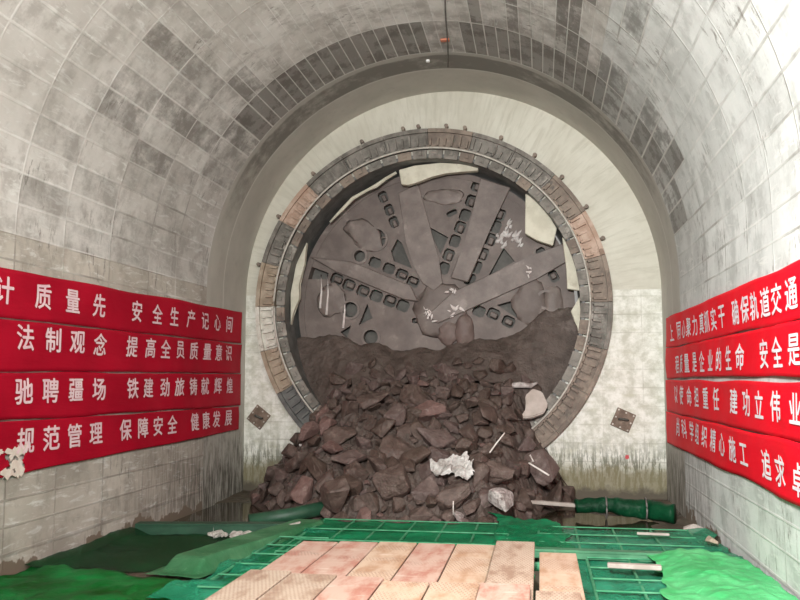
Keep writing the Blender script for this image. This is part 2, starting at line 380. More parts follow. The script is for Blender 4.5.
# ------------------------------------------------------------------ the setting: horseshoe cavern
HW, SPRING = 4.08, 3.88
cols = [0, -1.27, -2.08, -3.42, -4.4, -5.6, -6.75, -7.75, -8.8, -9.9, -11, -12, -13, -14, -15, -16, -17, -18, -19.2, -20.4]
prof = []                                   # (x, z, row, damp angle) of the row edges, left floor to right floor
wall_rows = 13
for i in range(wall_rows): prof.append((-HW, SPRING * i / wall_rows if i else -.4))
arc = [180 - 45 * i / 9 for i in range(9)] + [135 - 90 * i / 32 for i in range(32)] + [45 - 45 * i / 9 for i in range(10)]
for a in arc: prof.append((HW * math.cos(R(a)), SPRING + HW * math.sin(R(a))))
for i in range(wall_rows - 1, -1, -1): prof.append((HW, SPRING * i / wall_rows if i else -.4))
NR = len(prof) - 1
def damp_of(row, ci):
    (x0, z0), (x1, z1) = prof[row], prof[row + 1]; x, z = (x0 + x1) / 2, (z0 + z1) / 2
    if z < SPRING: return .22 * rnd.random() if x < 0 else .12 * rnd.random()
    a = math.degrees(math.atan2(z - SPRING, x)); q = rnd.random()
    if ci == 2:                             # the dark course
        if 45 < a < 81 or 90 < a < 140: return .93 + .07 * q
        if 81 <= a <= 90: return .45 + .1 * q
        if 12 < a <= 45: return .80 + .18 * q
        if 140 <= a < 155: return .5 + .3 * q
    if ci == 3:
        if 20 < a < 78: return (.62 + .36 * q) if q > .25 else .4
        if 128 < a < 152: return (.5 + .3 * q) if q > .35 else .3
    if ci in (4, 5) and 40 < a < 78: return (.50 + .45 * q) if q > .45 else .25
    if ci in (4, 5) and 134 < a < 158: return (.35 + .36 * q) if q > .35 else .25
    if ci in (6, 7) and 40 < a < 62 and q > .6: return .5
    if ci in (3, 4, 5, 6) and a >= 150: return .42 * q
    if ci == 0: return 0
    return .22 * q
def lining(name, r0, r1, c0, c1, mat, inset=0.0):
    b = bmesh.new(); uvl = b.loops.layers.uv.new('cells'); dl = b.loops.layers.float_color.new('damp')
    cache = {}
    def vert(x, y, z):
        k = (round(x, 4), round(y, 4), round(z, 4))
        if k not in cache: cache[k] = b.verts.new((x, y, z))
        return cache[k]
    for ci in range(c0, c1):
        for row in range(r0, r1):
            d = damp_of(row, ci); sub = 2 if 13 <= row < NR - 13 else 1
            for s in range(sub):
                def pt(f):
                    (x0, z0), (x1, z1) = prof[row], prof[row + 1]; x, z = x0 + (x1 - x0) * f, z0 + (z1 - z0) * f
                    if z > SPRING:
                        v = Vector((x, z - SPRING)); v = v.normalized() * (HW - inset); x, z = v.x, v.y + SPRING
                    else: x = math.copysign(HW - inset, x)
                    return x, z
                f0, f1 = s / sub, (s + 1) / sub
                (x0, z0), (x1, z1) = pt(f0), pt(f1); y0, y1 = cols[ci], cols[ci + 1]
                f = b.faces.new((vert(x0, y0, z0), vert(x0, y1, z0), vert(x1, y1, z1), vert(x1, y0, z1)))
                f.smooth = True
                for l, uv in zip(f.loops, ((ci, row + f0), (ci + 1, row + f0), (ci + 1, row + f1), (ci, row + f1))):
                    l[uvl].uv = uv; l[dl] = (d, d, d, 1)
    bmesh.ops.recalc_face_normals(b, faces=b.faces)
    me = bpy.data.meshes.new(name); b.to_mesh(me); b.free()
    return tag(link(name, me, mat), kind='structure')
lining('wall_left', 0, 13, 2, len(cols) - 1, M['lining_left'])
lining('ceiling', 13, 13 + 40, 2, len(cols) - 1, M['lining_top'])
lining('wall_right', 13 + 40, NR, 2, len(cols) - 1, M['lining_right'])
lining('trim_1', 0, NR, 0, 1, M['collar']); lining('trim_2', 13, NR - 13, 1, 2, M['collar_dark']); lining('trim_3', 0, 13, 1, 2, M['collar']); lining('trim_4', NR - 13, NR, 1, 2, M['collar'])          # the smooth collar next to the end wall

CX, CZ, RR = -.33, 3.68, 3.5
def end_wall():
    n = 144; inner = []; outer = []
    for i in range(n):
        a = 2 * math.pi * i / n; c, s = math.cos(a), math.sin(a)
        inner.append((CX + 3.0 * c, CZ + 3.0 * s))
        lo, hi = 0., 12.
        for _ in range(40):
            m = (lo + hi) / 2; x, z = CX + m * c, CZ + m * s
            ok = z > -.3 and abs(x) < HW + .02 and (z < SPRING or x * x + (z - SPRING) ** 2 < (HW + .02) ** 2)
            if ok: lo = m
            else: hi = m
        outer.append((CX + lo * c, CZ + lo * s))
    b = bmesh.new(); K = 8
    rings = [[b.verts.new((p[0] + (q[0] - p[0]) * k / K, 0, p[1] + (q[1] - p[1]) * k / K)) for p, q in zip(inner, outer)] for k in range(K + 1)]
    back = [b.verts.new((p[0], .8, p[1])) for p in inner]
    for r0, r1 in zip([back] + rings, rings):
        for i in range(n): b.faces.new((r0[i], r0[(i + 1) % n], r1[(i + 1) % n], r1[i]))
    bmesh.ops.recalc_face_normals(b, faces=b.faces)
    me = bpy.data.meshes.new('wall_back'); b.to_mesh(me); b.free()
    return tag(link('wall_back', me, M['end_wall']), kind='structure')
end_wall()

def floor_fn(u, v):
    x, y = -4.15 + 8.3 * u, .1 - 20.5 * v
    z = .05 * nz(x * .9, y * .9) + .03 * nz(x * 3, y * 3, 4)
    z -= .14 * smoothstep(1.2, 2.0, x) * smoothstep(-4.6, -3.9, y) * smoothstep(-1.5, -2.6, y) * (1 - smoothstep(3.0, 3.6, x))
    z -= .14 * (1 - smoothstep(-2.6, -1.6, x)) * smoothstep(-4.7, -4.2, y) * (1 - smoothstep(-2.0, -1.2, y))
    return (x, y, z)
tag(grid_mesh('floor', 84, 170, floor_fn, M['floor']), kind='structure')
tag(grid_mesh('puddle', 20, 16, lambda u, v: (1.2 + 2.4 * u, -4.6 + 3.2 * v, -.015), M['water']), 'muddy brown puddle in the pit beside the right end of the muck pile', 'puddle', kind='stuff')
tag(grid_mesh('puddle', 20, 16, lambda u, v: (-4.0 + 2.4 * u, -4.6 + 3.6 * v, -.02), M['water']), 'dark puddle along the foot of the left wall behind the green beam', 'puddle', kind='stuff')

# ------------------------------------------------------------------ entrance ring
ring = empty('entrance_ring', (CX, 0, CZ), 'muddy steel entrance ring of ribbed segments around the big round opening in the end wall', 'tunnel ring')
NSEG = 24
seg_mat = ['ring_grey'] * NSEG                # segment k spans 15 degrees from k*15
for k, m in {1: 'ring_rust', 0: 'ring_brown', 23: 'ring_grey', 22: 'ring_brown', 21: 'ring_brown', 20: 'ring_brown', 5: 'ring_brown', 9: 'ring_rust', 11: 'ring_tan', 12: 'ring_white', 13: 'ring_tan',
             14: 'ring_dark', 15: 'ring_dark', 16: 'ring_dark', 6: 'ring_grey', 2: 'ring_brown', 10: 'ring_dark' if False else 'ring_grey'}.items(): seg_mat[k] = m
seg_label = {1: 'rusty orange segment', 9: 'pale rusty pink segment', 12: 'grout smeared white segment', 11: 'tan brown segment', 13: 'tan brown segment'}
for k in range(NSEG):
    m = MB(); a0, a1 = R(k * 15 + .08), R(k * 15 + 14.92)
    m.arcblock(3.10, 3.50, a0, a1, -.10, .0, 6)
    m.arcblock(3.42, 3.50, a0, a1, -.16, -.10, 6)
    for j in range(6):
        a = R(k * 15 + 1.0 + j * 2.6 + rnd.uniform(-.15, .15)); w = .020 / 3.3
        m.arcblock(3.13, rnd.choice((3.34, 3.38, 3.30)), a - w, a + w, -.19, -.10, 1)
    m.arcblock(3.10, 3.15, a0, a1, -.19, -.10, 6)
    if k % 3 == 1: m.arcblock(3.2, 3.34, R(k * 15 + 5.6), R(k * 15 + 9), -.15, -.10, 2)
    if seg_mat[k] in ('ring_rust', 'ring_tan'):
        for j in (0, 2, 4): m.arcblock(3.16, 3.33, R(k * 15 + 1.5 + j * 2.6), R(k * 15 + 3.2 + j * 2.6), -.13, -.10, 2)
    o = m.build('ring_segment', M[seg_mat[k]], ring)
    if k in seg_label: o['label'] = seg_label[k]
for k in range(60):                            # short hinged sealing plates inside the ring
    a = R(k * 6); m = MB(); j = rnd.uniform(-.02, .03)
    m.arcblock(2.90 + j * .5, 3.07, a + R(.4), a + R(5.6), -.14 + j, -.09 + j, 2)
    m.arcblock(2.96, 3.05, a + R(2.3), a + R(3.7), -.17 + j, -.14 + j, 1)
    m.build('sealing_plate', M['ring_brown' if rnd.random() < .3 else 'ring_grey'], ring)
m = MB(); m.tube([(3.085 * math.cos(R(a)), -.225 + .012 * math.sin(a * .13), 3.085 * math.sin(R(a))) for a in range(-62, 244, 3)], .019, 8)
m.build('grout_pipe', M['pipe'], ring, True)
for a in (20, 31, 43, 54, 66, 78, 84, 93, 98, 112, 131, 149, 166):
    m = MB(); c, s = math.cos(R(a)), math.sin(R(a))
    m.cyl((3.44 * c, -.13, 3.44 * s), (3.60 * c, -.10, 3.60 * s), .028, 8); m.cyl((3.56 * c, -.16, 3.56 * s), (3.56 * c, -.03, 3.56 * s), .04, 8)
    m.build('anchor_stub', M['ring_brown'], ring)
m = MB(); m.arcblock(2.93, 2.995, 0, 2 * math.pi - 1e-4, -.10, 1.3, 96)
m.build('inner_sleeve', M['ring_dark'], ring)

# ------------------------------------------------------------------ cutterhead of the boring machine
cut = empty('cutterhead', (CX, .7, CZ), 'mud caked round cutterhead with broad spokes and rows of cutter openings, filling the opening', 'tunnel boring machine')
def quadhole(p, ang, w, h, ch=.38):
    w, h = w * 1.16, h * 1.12            # chamfered opening, long side across the spoke
    c, s = math.cos(ang), math.sin(ang); pts = []
    for x, y in ((-1, -1 + ch), (-1 + ch, -1), (1 - ch, -1), (1, -1 + ch), (1, 1 - ch), (1 - ch, 1), (-1 + ch, 1), (-1, 1 - ch)):
        a, b = x * w / 2, y * h / 2; pts.append((p[0] + a * c - b * s, p[1] + a * s + b * c))
    return pts
def circ(p, r, n=24): return [(p[0] + r * math.cos(2 * math.pi * i / n), p[1] + r * math.sin(2 * math.pi * i / n)) for i in range(n)]
holes = []; pockets = []
def row(pts, ang, w, h, skip=()):
    for i, p in enumerate(pts): holes.append(quadhole(p, ang, w, h)); pockets.append((p, ang, w, h))
angA = math.atan2(2.5 - .6, .93 - .22)
row([(.91, 2.5), (.79, 2.19), (.66, 1.9), (.56, 1.65), (.45, 1.37), (.32, 1.08), (.22, .81)], angA, .22, .20)
row([(1.37, 1.88), (1.28, 1.64), (1.18, 1.38), (1.02, 1.09), (.88, .82), (.75, .57)], angA, .22, .20)
angF = math.atan2(.55 - .04, -.40 + -.9 + 2.6 - 1.95)
angF = math.atan2(.04 - .63, -.65 + 2.03)
row([(-2.03, .63), (-1.77, .50), (-1.47, .37), (-1.19, .26), (-.90, .15), (-.63, .05)], angF, .23, .21)
row([(-1.22, .96), (-.92, .83), (-.65, .70), (-.42, .54)], angF, .22, .19)
angE = math.atan2(2.34 - 1.82, -1.05 + .82)
row([(-1.05, 2.34), (-.92, 2.06), (-.82, 1.80)], angE, .21, .17)
angB = math.atan2(1.0 + .2, 2.2)
row([(.93, -.08), (1.22, -.14), (1.52, -.30)], -.45, .22, .20)
row([(2.2, 1.07), (2.43, .60)], angB, .16, .22)
row([(-.38, 2.29), (.39, 1.95)], angE, .10, .20)
row([(-.36, -.26)], 0, .14, .10)
tri = [[(-.15, 1.72), (.31, 1.45), (.16, 1.10)], [(-.75, 1.44), (-.65, 1.35), (-.44, .82), (-.82, .98), (-.88, 1.19)],
       [(-1.38, .10), (-1.26, -.20), (-1.56, -.34)], [(1.29, .04), (1.86, .19), (1.74, -.26)], [(-2.62, .92), (-2.2, .76), (-2.24, .63), (-2.70, .64)],
       [(1.12, .62), (1.44, 1.20), (1.66, .92)], [(-1.95, -.48), (-1.72, -.34), (-1.80, -.60)]]
holes += tri
rounds = [((-1.2, 1.45), .21), ((-1.54, 1.10), .12), ((-1.74, -.02), .16), ((-1.30, -.59), .15), ((2.27, .13), .15)]
for p, r in rounds: holes.append(circ(p, r))
plate_with_holes('face_plate', circ((0, 0), 2.80, 96), holes, .06, M['steel_mud'], cut, .06)
m = MB(); m.arcblock(2.72, 2.84, 0, 2 * math.pi - 1e-4, -.02, .55, 96); m.build('rim', M['steel_mud'], cut)
m = MB(); m.cyl((0, .26, 0), (0, .36, 0), 2.80, 64); m.build('bulkhead', M['void_green'], cut)
for poly in ([(.99, 2.64), (1.60, 2.42), (1.20, 1.62), (.72, .50), (.36, .60), (.66, 1.34)],                # broad upper right spoke
             [(-.13, -.17), (.42, .32), (1.97, 1.0), (2.62, 1.25), (2.70, .88), (2.1, .55), (.10, -.33)],     # right spoke
             [(-2.60, 1.10), (-1.70, .98), (-.46, .46), (-.30, .12), (-.60, .17), (-2.02, .78)]):             # left spoke
    m = MB(); m.prism(poly, -.10, .0)
    bmesh.ops.bevel(m.b, geom=[e for e in m.b.edges], offset=.018, segments=1, affect='EDGES'); m.build('spoke', M['steel_mud_light'], cut)
m = MB(); m.prism([(-.72, 2.40), (-.30, 2.58), (.12, 1.0), (.20, .50), (.02, .34), (-.22, .50), (-.40, .86), (-.56, 1.36)], -.05, .0)
bmesh.ops.bevel(m.b, geom=[e for e in m.b.edges], offset=.015, segments=1, affect='EDGES'); m.build('spoke', M['steel_mud_light'], cut)
def blob(poly_r, squash, n=20, seed=0):
    b = bmesh.new(); bmesh.ops.create_icosphere(b, subdivisions=3, radius=1)
    for v in b.verts:
        k = 1 + .30 * nz(v.co.x * 1.7 + seed, v.co.y * 1.7, v.co.z * 1.7)
        v.co = Vector((v.co.x * poly_r[0], v.co.y * squash, v.co.z * poly_r[1])) * k
    return b
def blob_part(name, loc, rx, rz, sq, mat, seed, rot=0, parent=cut):
    m = MB(); m.b.free(); m.b = blob((rx, rz), sq, seed=seed)
    bmesh.ops.rotate(m.b, verts=m.b.verts, cent=(0, 0, 0), matrix=Matrix.Rotation(rot, 3, 'Y'))
    bmesh.ops.translate(m.b, verts=m.b.verts, vec=loc); return m.build(name, M[mat], parent, True)
blob_part('hub_clay', (.12, .0, -.02), .55, .52, .055, 'steel_mud', 21)
blob_part('mud_lump', (.62, -.02, -.46), .22, .30, .10, 'steel_hub', 3)
blob_part('mud_lump', (.32, -.01, -.52), .24, .24, .07, 'steel_hub', 8)
blob_part('mud_lump', (1.95, .02, .12), .34, .50, .06, 'steel_mud', 5)
blob_part('mud_lump', (2.42, .02, .0), .22, .46, .07, 'steel_mud_light', 9)
# raised plates with swirled scraping around the upper left openings
blob_part('scraped_clay', (-1.45, -.01, 1.55), .46, .26, .022, 'steel_mud_light', 12, .6)
blob_part('scraped_clay', (-2.15, -.01, .18), .30, .36, .022, 'steel_mud_light', 15, .1)
blob_part('scraped_clay', (.25, -.01, 2.30), .40, .16, .018, 'steel_mud_light', 18, .05)
for (p, ang, w, h) in pockets[:]:
    if rnd.random() < .30: continue
    m = MB(); q = Matrix.Rotation(-ang, 3, 'Y'); off = rnd.uniform(-.2, .2) * h
    m.box((p[0], .12 + rnd.uniform(0, .08), p[1] + off), (w * .72, .12, h * .55), q, .02); m.build('scraper', M['steel_mud'], cut)
for p, r in rounds:
    t = MB(); t.arcblock(r, r + .05, 0, 2 * math.pi - 1e-4, -.03, .03, 24)
    for v in t.b.verts: v.co += Vector((p[0], 0, p[1]))
    d = t.build('disc_cutter', M['steel_mud_light'], cut)
    t = MB(); t.cyl((p[0], .16, p[1]), (p[0], .24, p[1]), r * .8, 20, r * .6); t.build('cutter_disc', M['void_green'], d)
    if r > .2:
        t = MB(); t.tube([(p[0] - r, .05, p[1] - .03), (p[0] + r, .05, p[1] + .05)], .022, 8); t.build('cutter_bar', M['steel_mud_light'], d)
def splash(loc, s, seed, ang=None):
    r = random.Random(seed); m = MB()
    for k in range(7):
        a = r.uniform(0, 6.28) if ang is None else ang + r.uniform(-.25, .25); L = s * r.uniform(.25, .8); w = s * r.uniform(.07, .16); ca, sa = math.cos(a), math.sin(a); kk = .7 if ang is None else .3; ox, oz = r.uniform(-kk, kk) * s * .7, r.uniform(-kk, kk) * s
        pts = [(ox + ca * L * f + r.uniform(-.04, .04) * s, 0, oz + sa * L * f) for f in (0, .33, .66, 1)]
        m.tube(pts, [w, w * 1.3, w * .8, w * .2], 6)
    for v in m.b.verts: v.co.y *= .25; v.co += Vector(loc)
    return m.build('grout_splash', M['grout'], cut, True)
splash((-.06, -.115, -.18), .16, 1); splash((.46, -.12, -.08), .20, 2); splash((.40, -.12, .26), .15, 3); splash((-.12, -.11, -.06), .10, 4); splash((1.95, -.11, .72), .12, 6)
for x0, z0, z1 in ((-2.36, .72, .02), (-2.22, .72, -.12), (-1.86, .3, -.4)):
    m = MB(); m.tube([(x0, -.02, z0), (x0 + .01, -.02, (z0 + z1) / 2), (x0 - .02, -.02, z1)], [.012, .02, .03], 6); m.build('grout_drip', M['grout'], cut, True)
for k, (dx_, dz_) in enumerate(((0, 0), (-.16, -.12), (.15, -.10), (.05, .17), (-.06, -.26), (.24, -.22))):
    o = splash((1.50 + dx_, -.01, 1.48 + dz_), .26 if k < 3 else .2, 40 + k, 1.05); o.name = 'glint_streaks'; o.data.materials.clear(); o.data.materials.append(M['glint']); o['label'] = 'pale painted slurry streaks'  # pale shapes and colour stand in for a wet glint

# remnants of the broken-out concrete between ring and cutterhead
def remnant(name, poly, y, th, mat, label, cat):
    m = MB(); m.prism([(p[0] + CX, p[1] + CZ) for p in poly], y, y + th)
    bmesh.ops.bevel(m.b, geom=[e for e in m.b.edges], offset=.012, segments=1, affect='EDGES')
    return tag(m.build(name, M[mat]), label, cat)
remnant('concrete_fragment', [(-.65, 2.80), (-.60, 2.50), (-.45, 2.48), (-.26, 2.53), (.02, 2.63), (.3, 2.69), (.6, 2.71), (.96, 2.72), (.97, 2.80), (.7, 2.86), (.2, 2.91), (-.32, 2.88)], .30, .16, 'cream', 'long cream concrete fragment left hanging under the top of the ring', 'concrete piece')
remnant('concrete_fragment', [(1.90, 2.22), (1.88, 1.42), (2.10, 1.28), (2.42, 1.16), (2.50, 1.50), (2.26, 1.92), (2.05, 2.12)], .30, .18, 'cream', 'large cream concrete fragment at upper right of the cutterhead', 'concrete piece')
remnant('concrete_fragment', [(2.60, 1.32), (2.66, 1.28), (2.84, .86), (2.92, .40), (2.92, .26), (2.68, .30), (2.67, .7)], .28, .14, 'cream', 'narrow pale concrete fragment below the big one on the right rim', 'concrete piece')
remnant('concrete_fragment', [(2.74, -.14), (2.91, .14), (2.925, -.2), (2.88, -.55), (2.84, -.36)], .28, .14, 'cream', 'smallest pale concrete sliver lowest on the right rim', 'concrete piece')
remnant('concrete_fragment', [(-2.58, 1.36), (-2.62, .9), (-2.74, .50), (-2.72, .2), (-2.84, -.05), (-2.90, -.35), (-2.91, .3), (-2.80, .9)], .30, .14, 'cream', 'long pale concrete sliver standing along the left rim of the opening', 'concrete piece')
m = MB(); m.tube([(CX + x, .28, CZ + z) for x, z in ((-2.08, 1.76), (-1.86, 1.98), (-1.60, 2.24), (-1.30, 2.40), (-1.12, 2.48), (-.92, 2.62), (-.70, 2.74))], [.02, .035, .04, .03, .045, .035, .03], 8)
tag(m.build('sealing_strip', M['cream'], None, True), 'thin cream strip curving along the upper left edge of the opening', 'strip')

# ------------------------------------------------------------------ diamond wall plates
def wall_plate(x, z, rot, label):
    e = empty('anchor_plate', (x, 0, z), label, 'steel plate', 'bolted anchor plates on the end wall')
    q = Matrix.Rotation(rot, 3, 'Y'); m = MB(); m.box((0, -.02, 0), (.36, .036, .36), q, .006); m.build('plate', M['plate_rust'], e)
    for sx in (-1, 0, 1):
        for sz in (-1, 0, 1):
            if sx == 0 and sz == 0: continue
            c = q @ Vector((sx * .145, 0, sz * .145)); m = MB(); m.cyl(c + Vector((0, -.058, 0)), c + Vector((0, -.036, 0)), .017, 6); m.build('bolt', M['bolt'], e)
    m = MB(); m.tube([q @ Vector((-.07, -.04, -.02)), q @ Vector((-.06, -.10, 0)), q @ Vector((.06, -.10, .03)), q @ Vector((.08, -.04, .03))], .022, 8); m.build('lug', M['void'], e, True)
wall_plate(-3.77, 1.47, R(38), 'rusty diamond shaped anchor plate on the end wall left of the ring')
wall_plate(3.32, 1.47, R(24), 'brown diamond shaped anchor plate on the end wall right of the ring')

# ------------------------------------------------------------------ banners
def banner(side, z0, z1, y_far, y_near, chars, size, label, group, seed, mat, lmat, tear=None, wave=.018, sag=0.):
    s = -1 if side == 'left' else 1; X = s * HW
    def disp(y, z):
        far = smoothstep(-5.5, -1.0, y)
        d = .035 + wave * (nz(y * .9, z * 2.2, seed) + .5 * nz(y * 2.3, z * 4.1, seed + 9))
        d += .022 * far * math.sin((y * 3.1 + z * 4.2) + seed) * (.5 + .5 * nz(y * .8, z, seed + 3))
        return max(.012, d)
    L = y_far - y_near
    def edge(v, y):
      f_ = (y + 8.0) / 7.6; a_, b_ = z0[0] + (z0[1] - z0[0]) * f_, z1[0] + (z1[1] - z1[0]) * f_
      return (b_ - a_) * v + a_ + .018 * nz(y * .7, v * 2, seed + 5) * (1 if 0 < v < 1 else 1.3) - sag * math.sin(math.pi * (y_far - y) / L) * (1 - v)
    def fn(u, v):
        y = y_near + L * u; z = edge(v, y)
        return (X - s * disp(y, z), y, z)
    nu = 420 if tear else 200; nv = 30 if tear else 12
    keep = (lambda u, v: not tear(y_near + L * u, edge(v, y_near + L * u))) if tear else None
    b = grid_mesh('banner', nu, nv, fn, mat, None, True, keep)
    sol = b.modifiers.new('thickness', 'SOLIDIFY'); sol.thickness = .004
    tag(b, label, 'banner', group)
    dg = bpy.context.evaluated_depsgraph_get()
    for ch, y, zc in chars:
        c = bpy.data.curves.new('glyph', 'FONT'); c.body = ch; c.size = 1.0; c.resolution_u = 3
        o = bpy.data.objects.new('glyph', c); COL.objects.link(o)
        dg.update(); me = bpy.data.meshes.new_from_object(o.evaluated_get(bpy.context.evaluated_depsgraph_get()))
        bpy.data.objects.remove(o); bpy.data.curves.remove(c)
        if not me.vertices: continue
        xs = [v.co.x for v in me.vertices]; ys = [v.co.y for v in me.vertices]
        cx, cy = (min(xs) + max(xs)) / 2, (min(ys) + max(ys)) / 2; verts = []; faces = []; k0 = 0
        for ic, (du, dv) in enumerate(((0, 0), (-.022, .006), (.022, -.006), (.0, .016), (.0, -.016))):   # heavy print strokes
            k0 = len(verts)
            for v in me.vertices:
                a, h = (v.co.x - cx + du) * size[0] / .95, (v.co.y - cy + dv) * size[1] / .95
                yy = y - s * a; zz = zc + h
                verts.append((X - s * (disp(yy, zz) + .016 + ic * .0005), yy, zz))
            for p in me.polygons: faces.append([k0 + i for i in p.vertices])
        bpy.data.meshes.remove(me)
        me = bpy.data.meshes.new('character'); me.from_pydata(verts, [], faces); me.update()
        link('character', me, lmat, b)
    return b, disp, X, s
def txt(word, ys, zs): return [(c, y, lerp_tab(zs, y)) for c, y in zip(word, ys)]
LG, RG = 'red slogan banners on the left wall', 'red slogan banners on the right wall'
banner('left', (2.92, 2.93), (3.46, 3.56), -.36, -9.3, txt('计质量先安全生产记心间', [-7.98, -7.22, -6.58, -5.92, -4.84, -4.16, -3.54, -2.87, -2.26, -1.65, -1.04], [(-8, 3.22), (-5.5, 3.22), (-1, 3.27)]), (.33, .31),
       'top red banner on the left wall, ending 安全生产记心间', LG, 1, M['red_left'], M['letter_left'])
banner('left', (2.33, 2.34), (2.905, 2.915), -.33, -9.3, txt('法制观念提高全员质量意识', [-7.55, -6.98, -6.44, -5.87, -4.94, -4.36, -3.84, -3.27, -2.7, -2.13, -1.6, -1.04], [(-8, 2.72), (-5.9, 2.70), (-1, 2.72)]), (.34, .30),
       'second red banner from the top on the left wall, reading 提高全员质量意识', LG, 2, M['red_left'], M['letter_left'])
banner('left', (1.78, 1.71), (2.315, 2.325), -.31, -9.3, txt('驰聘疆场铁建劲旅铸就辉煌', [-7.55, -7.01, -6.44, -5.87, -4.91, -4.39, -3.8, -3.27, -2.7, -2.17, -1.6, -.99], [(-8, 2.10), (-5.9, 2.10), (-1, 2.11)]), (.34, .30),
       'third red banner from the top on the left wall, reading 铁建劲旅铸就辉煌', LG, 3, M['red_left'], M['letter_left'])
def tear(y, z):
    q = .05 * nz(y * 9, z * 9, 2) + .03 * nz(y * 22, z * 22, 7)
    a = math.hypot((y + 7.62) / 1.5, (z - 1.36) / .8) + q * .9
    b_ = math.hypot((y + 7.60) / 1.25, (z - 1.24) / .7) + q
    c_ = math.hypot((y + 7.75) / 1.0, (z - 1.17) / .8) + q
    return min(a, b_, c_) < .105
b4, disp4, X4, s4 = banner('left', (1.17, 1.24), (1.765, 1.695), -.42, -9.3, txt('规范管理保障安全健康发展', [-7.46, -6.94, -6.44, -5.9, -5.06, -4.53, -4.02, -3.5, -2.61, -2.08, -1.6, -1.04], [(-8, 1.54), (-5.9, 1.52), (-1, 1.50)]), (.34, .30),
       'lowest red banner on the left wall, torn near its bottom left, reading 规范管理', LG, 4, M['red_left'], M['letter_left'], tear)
banner('right', (2.765, 2.78), (3.275, 3.32), -.70, -10.2, txt('上同心聚力真抓实干确保轨道交通', [-1.45, -2.15, -2.67, -3.11, -3.6, -4.13, -4.55, -5.0, -5.48, -6.22, -6.69, -7.12, -7.58, -8.0, -8.47], [(-8.5, 3.0), (-1, 3.02)]), (.36, .30),
       'top red banner on the right wall, reading 确保轨道交通 near its end', RG, 5, M['red_right'], M['letter_right'], None, .020)
banner('right', (2.24, 2.24), (2.755, 2.77), -.66, -10.2, txt('程质量是企业的生命安全是', [-1.79, -2.35, -2.89, -3.52, -4.1, -4.68, -5.22, -5.84, -6.41, -7.4, -7.93, -8.5], [(-8.5, 2.50), (-1, 2.47)]), (.36, .30),
       'second red banner from the top on the right wall, reading 生命 安全', RG, 6, M['red_right'], M['letter_right'], None, .024, -.03)
banner('right', (1.685, 1.655), (2.215, 2.22), -.52, -10.2, txt('以使命担重任建功立伟业', [-1.69, -2.29, -3.0, -3.6, -4.31, -4.94, -5.99, -6.6, -7.2, -7.8, -8.42], [(-8.5, 1.98), (-1, 1.98)]), (.36, .30),
       'third red banner from the top on the right wall, reading 建功立伟业', RG, 7, M['red_right'], M['letter_right'], None, .020)
banner('right', (1.13, 1.09), (1.675, 1.645), -.38, -10.2, txt('尚科学组织精心施工追求卓', [-1.9, -2.43, -3.02, -3.56, -4.13, -4.68, -5.27, -5.84, -6.41, -7.34, -7.87, -8.48], [(-8.5, 1.36), (-4, 1.45), (-1, 1.46)]), (.36, .30),
       'lowest red banner on the right wall, reading 精心施工 追求', RG, 8, M['red_right'], M['letter_right'], None, .020)
# pale scraps curling at the tear
m = MB()
for cy, cz, r, sd in ((-7.50, 1.44, .085, 1), (-7.68, 1.41, .075, 2), (-7.60, 1.27, .08, 3), (-7.76, 1.20, .075, 4), (-7.58, 1.19, .06, 5), (-7.92, 1.44, .03, 6)):
    rr_ = random.Random(sd); pts = [(cy + r * rr_.uniform(.35, 1.5) * math.cos(a) * 1.7, cz + r * rr_.uniform(.35, 1.4) * math.sin(a)) for a in [k * 2 * math.pi / 18 for k in range(18)]]
    a_ = [m.b.verts.new((X4 + disp4(p[0], p[1]) + .008, p[0], p[1])) for p in pts]; b_ = [m.b.verts.new((v.co.x + .006, v.co.y, v.co.z)) for v in a_]
    m.b.faces.new(a_); m.b.faces.new(b_)
    for k in range(18): m.b.faces.new((a_[k], a_[(k + 1) % 18], b_[(k + 1) % 18], b_[k]))
o = m.build('torn_backing', M['torn'], b4); o['label'] = 'pale torn scraps of backing'

# ------------------------------------------------------------------ crown fittings
m = MB(); m.tube([(.30 + .18 * (-2.3 - y) / 1.9 + .01 * math.sin(y * 2), y, SPRING + math.sqrt(HW ** 2 - .3 ** 2) - .035) for y in [-1.5 - .25 * k for k in range(28)]], .012, 6)
tag(m.build('crown_cable', M['cable'], None, True), 'thin dark cable running along the crown of the vault', 'cable')
m = MB(); m.box((.30, -2.67, 7.93), (.15, .10, .03), None, .005); tag(m.build('marker_tag', M['brown_stain']), 'small reddish tag fixed to the crown of the vault', 'tag')
m = MB(); m.cyl((-.11, -1.75, 7.92), (-.11, -1.75, 7.965), .035, 16); tag(m.build('plug_cap', M['white_disc']), 'small white round cap on the vault left of the reddish tag', 'cap')

